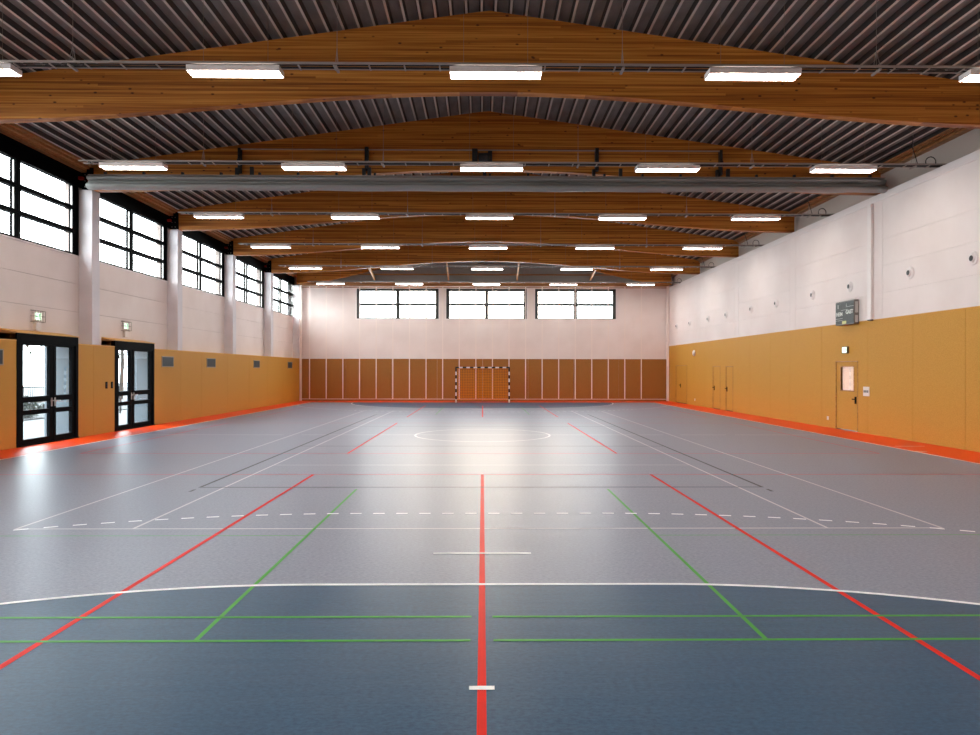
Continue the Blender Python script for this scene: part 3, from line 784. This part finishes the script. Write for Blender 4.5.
exit_lamp('caged green and white exit sign above the second glazed door',(XLW,22.42,3.29),1,True)
exit_lamp('small square exit sign above the windowed door on the right wall',(XR,21.55,2.53),-1,False)
r=thing('emergency_lamp','round white emergency lamp high on the mustard wall near the far right corner','lamp',(XR,37.16,2.83))
m=MB(); m.lathe([(.16,0),(.16,-.04),(.12,-.08),(.001,-.1)],(0,0,0),'x',20); m.build('lamp_cover',M['steel_white'],r,smooth=True)

# vents on the left mustard wall
vl=['dark rectangular wall vent cut off by the left edge of the photo','dark rectangular wall vent right of the second glazed door','second dark wall vent to the right of the second glazed door','third dark wall vent to the right of the second glazed door','last dark wall vent, nearest the far left corner']
V0=None
for y,l in zip(vents_y,vl):
    if V0 is None:
        V0=thing('wall_vent',l,'vent',(XL,y,2.17))
        m=MB()
        for q in ((-.46,.46,-.19,-.16),(-.46,.46,.16,.19),(-.46,-.43,-.16,.16),(.43,.46,-.16,.16)): m.box(0,.018,*q)
        m.build('frame',M['vent_frame'],V0)
        m=MB(); m.box(0,.006,-.43,.43,-.16,.16); m.build('backing',M['vent'],V0)
        m=MB()
        for k in range(9): z=-.14+k*.034; m.add([(.006,-.43,z),(.006,.43,z),(.016,.43,z+.014),(.016,-.43,z+.014)],[(0,1,2,3)])
        m.build('louvre',M['vent'],V0); o=V0
    else: o=copy_thing(V0,(XL,y,2.17))
    o['label']=l; o['group']='vents in the left mustard wall'
# switches, sockets, intercom
for y,l in ((20.62,'left one of two small black switches beside the second glazed door'),(20.92,'right one of two small black switches, closest to the second glazed door')):
    r=thing('light_switch',l,'switch',(XL,y,1.42),'black switches left of the second glazed door')
    m=MB(); m.box(0,.012,-.055,.055,-.1,.1); m.build('switch_plate',M['black'],r,bevel=.004)
    m=MB(); m.box(.012,.02,-.03,.03,-.07,-.005); m.box(.012,.02,-.03,.03,.005,.07); m.build('rocker',M['dark'],r)
for y,l in ((22.71,'small white wall socket low down left of the windowed door'),(37.06,'small white wall socket low down near the far right corner')):
    r=thing('wall_socket',l,'socket',(XR,y,.31))
    m=MB(); m.box(-.012,0,-.06,.06,-.06,.06); m.build('socket_plate',M['steel_white'],r,bevel=.004)
    m=MB(); m.lathe([(.035,-.012),(.035,-.018),(.025,-.016),(.001,-.013)],(0,0,0),'x',14); m.build('socket_ring',M['steel_white'],r)
r=thing('switch_panel','grey switch panel with dark buttons right of the windowed door','switch panel',(XR,20.4,1.26))
m=MB(); m.box(-.025,0,-.16,.16,-.14,.14); m.build('panel_plate',M['steel_white'],r,bevel=.006)
for k in range(3):
    m=MB(); m.box(-.032,-.025,-.12+k*.09,-.06+k*.09,-.035,.035); m.build('button',M['galv'],r)
# bracket mark: white floor strip painted on orange border right
m=MB(); strip(m,10.25,17.0,11.0,17.0,.05,Z2); strip(m,10.0,15.9,10.35,15.9,.05,Z2); m.build('white_border_mark',M['l_white'],floor)

# ------------------------------------------------------------------ outdoors beyond the glazed doors
m=MB(); m.box(-70,XO,-20,80,-.4,-.05); structure(m.build('outdoor_ground',M['concrete'])).name='ground'
f0=thing('garden_fence','grey vertical bar fence outside, seen through the glazed doors','fence',(-16.2,0,-.05))
for k in range(9):
    y=16+k*2.5; m=MB(); m.box(-.03,.03,y-.03,y+.03,0,1.42); m.build('fence_post',M['fence'],f0)
m=MB()
for z in (.12,1.28): m.box(-.015,.015,16,36,z,z+.04)
m.build('rail',M['fence'],f0)
m=MB(); y=16.1
while y<36: m.box(-.008,.008,y-.008,y+.008,.1,1.35); y+=.12
q=m.build('bar_infill',M['fence'],f0); q['kind']='stuff'
import bmesh
def blob(name,c,r,n,seed,mtl,sc=(1,1,1)):
    rnd=random.Random(seed); bm=bmesh.new()
    for i in range(n):
        d=Vector((rnd.gauss(0,1),rnd.gauss(0,1),rnd.gauss(0,1))).normalized()*(rnd.random()**.4)*r
        p=Vector((d.x*sc[0],d.y*sc[1],d.z*sc[2])); s=rnd.uniform(.05,.11)*(r**.5)
        q=Matrix.Rotation(rnd.random()*6.28,3,Vector((rnd.random(),rnd.random(),rnd.random())).normalized())
        vs=[bm.verts.new(p+q@Vector(v)*s) for v in ((-1,0,0),(0,-.5,0),(1,0,0),(0,.5,.1))]
        bm.faces.new(vs)
    me=bpy.data.meshes.new(name); bm.to_mesh(me); bm.free(); me.materials.append(mtl)
    o=bpy.data.objects.new(name,me); COL.objects.link(o); o.location=c; return o
hx=[(-18.0,24.6,'rounded bush outside behind the fence, seen through the nearer glazed door'),(-18.2,27.6,'rounded bush outside at the right of the nearer door view'),(-18.1,33.0,'rounded bush outside, seen through the second glazed door')]
for i,(x,y,l) in enumerate(hx):
    r=thing('garden_bush',l,'bush',(x,y,-.05),'bushes outside the glazed doors')
    o=blob('foliage',(0,0,.45),.75,900,i,M['foliage'],(.8,1.5,.6)); o.parent=r
    m=MB(); m.tube([(0,0,0),(0,0,.4)],.04,6); m.build('stem',M['bark'],r)
for i,(x,y,l) in enumerate(((-26,38,'bare slender tree outside, seen through the nearer glazed door'),(-24,46,'bare slender tree outside, seen through the second glazed door'))):
    r=thing('garden_tree',l,'tree',(x,y,-.05),'trees outside the glazed doors')
    m=MB(); m.tube([(0,0,0),(.1,.05,2.5),(0,.1,5.5),(.1,0,8)],[.16,.12,.08,.03],8)
    rnd=random.Random(i)
    for k in range(14):
        z=2+k*.4; a=rnd.random()*6.28; l_=1.8-k*.08
        m.tube([(.05,.05,z),(math.cos(a)*l_*.5,math.sin(a)*l_*.5,z+.5),(math.cos(a)*l_,math.sin(a)*l_,z+1.2)],[.04,.025,.01],5)
    m.build('trunk',M['bark'],r)
    o=blob('foliage',(0,0,5.2),2.4,900,i+7,M['foliage'],(1,1,1.2)); o.parent=r

# ------------------------------------------------------------------ sky
w=bpy.data.worlds.new('overcast_sky'); S.world=w; w.use_nodes=True
nt=w.node_tree; bg=nt.nodes['Background']
tc=nt.nodes.new('ShaderNodeTexCoord'); dp=nt.nodes.new('ShaderNodeVectorMath'); dp.operation='DOT_PRODUCT'
dp.inputs[1].default_value=Vector((-.0,1,.17)).normalized()
nt.links.new(tc.outputs['Generated'],dp.inputs[0])
cr=nt.nodes.new('ShaderNodeValToRGB'); e=cr.color_ramp.elements; e[0].position=.985; e[0].color=(0,0,0,1); e[1].position=1; e[1].color=(1,1,1,1)
nt.links.new(dp.outputs['Value'],cr.inputs['Fac'])
mx=nt.nodes.new('ShaderNodeMixRGB'); mx.inputs[1].default_value=(.92,.97,1.0,1); mx.inputs[2].default_value=(2.3,1.95,1.6,1)
nt.links.new(cr.outputs['Color'],mx.inputs[0]); nt.links.new(mx.outputs[0],bg.inputs['Color']); bg.inputs['Strength'].default_value=8

# ------------------------------------------------------------------ camera
cd=bpy.data.cameras.new('camera'); cam=bpy.data.objects.new('camera',cd); COL.objects.link(cam); S.camera=cam
cd.sensor_width=36; cd.lens=36*690.9/980; cd.shift_y=2.93/980; cd.clip_start=.05; cd.clip_end=500
cam.matrix_world=Matrix.Translation((.003,-.069,1.873))@Matrix.Rotation(-.0106,4,'Z')@Matrix.Rotation(PI/2,4,'X')@Matrix.Rotation(.0012,4,'Z')

v=S.view_settings; v.view_transform='Standard'; v.look='None'; v.exposure=1.08; v.gamma=1; v.use_curve_mapping=False
S.cycles.use_denoising=True; S.cycles.max_bounces=12; S.cycles.diffuse_bounces=6; S.cycles.glossy_bounces=4; S.cycles.transparent_max_bounces=16
S.cycles.sample_clamp_indirect=12; S.cycles.caustics_reflective=False; S.cycles.caustics_refractive=False
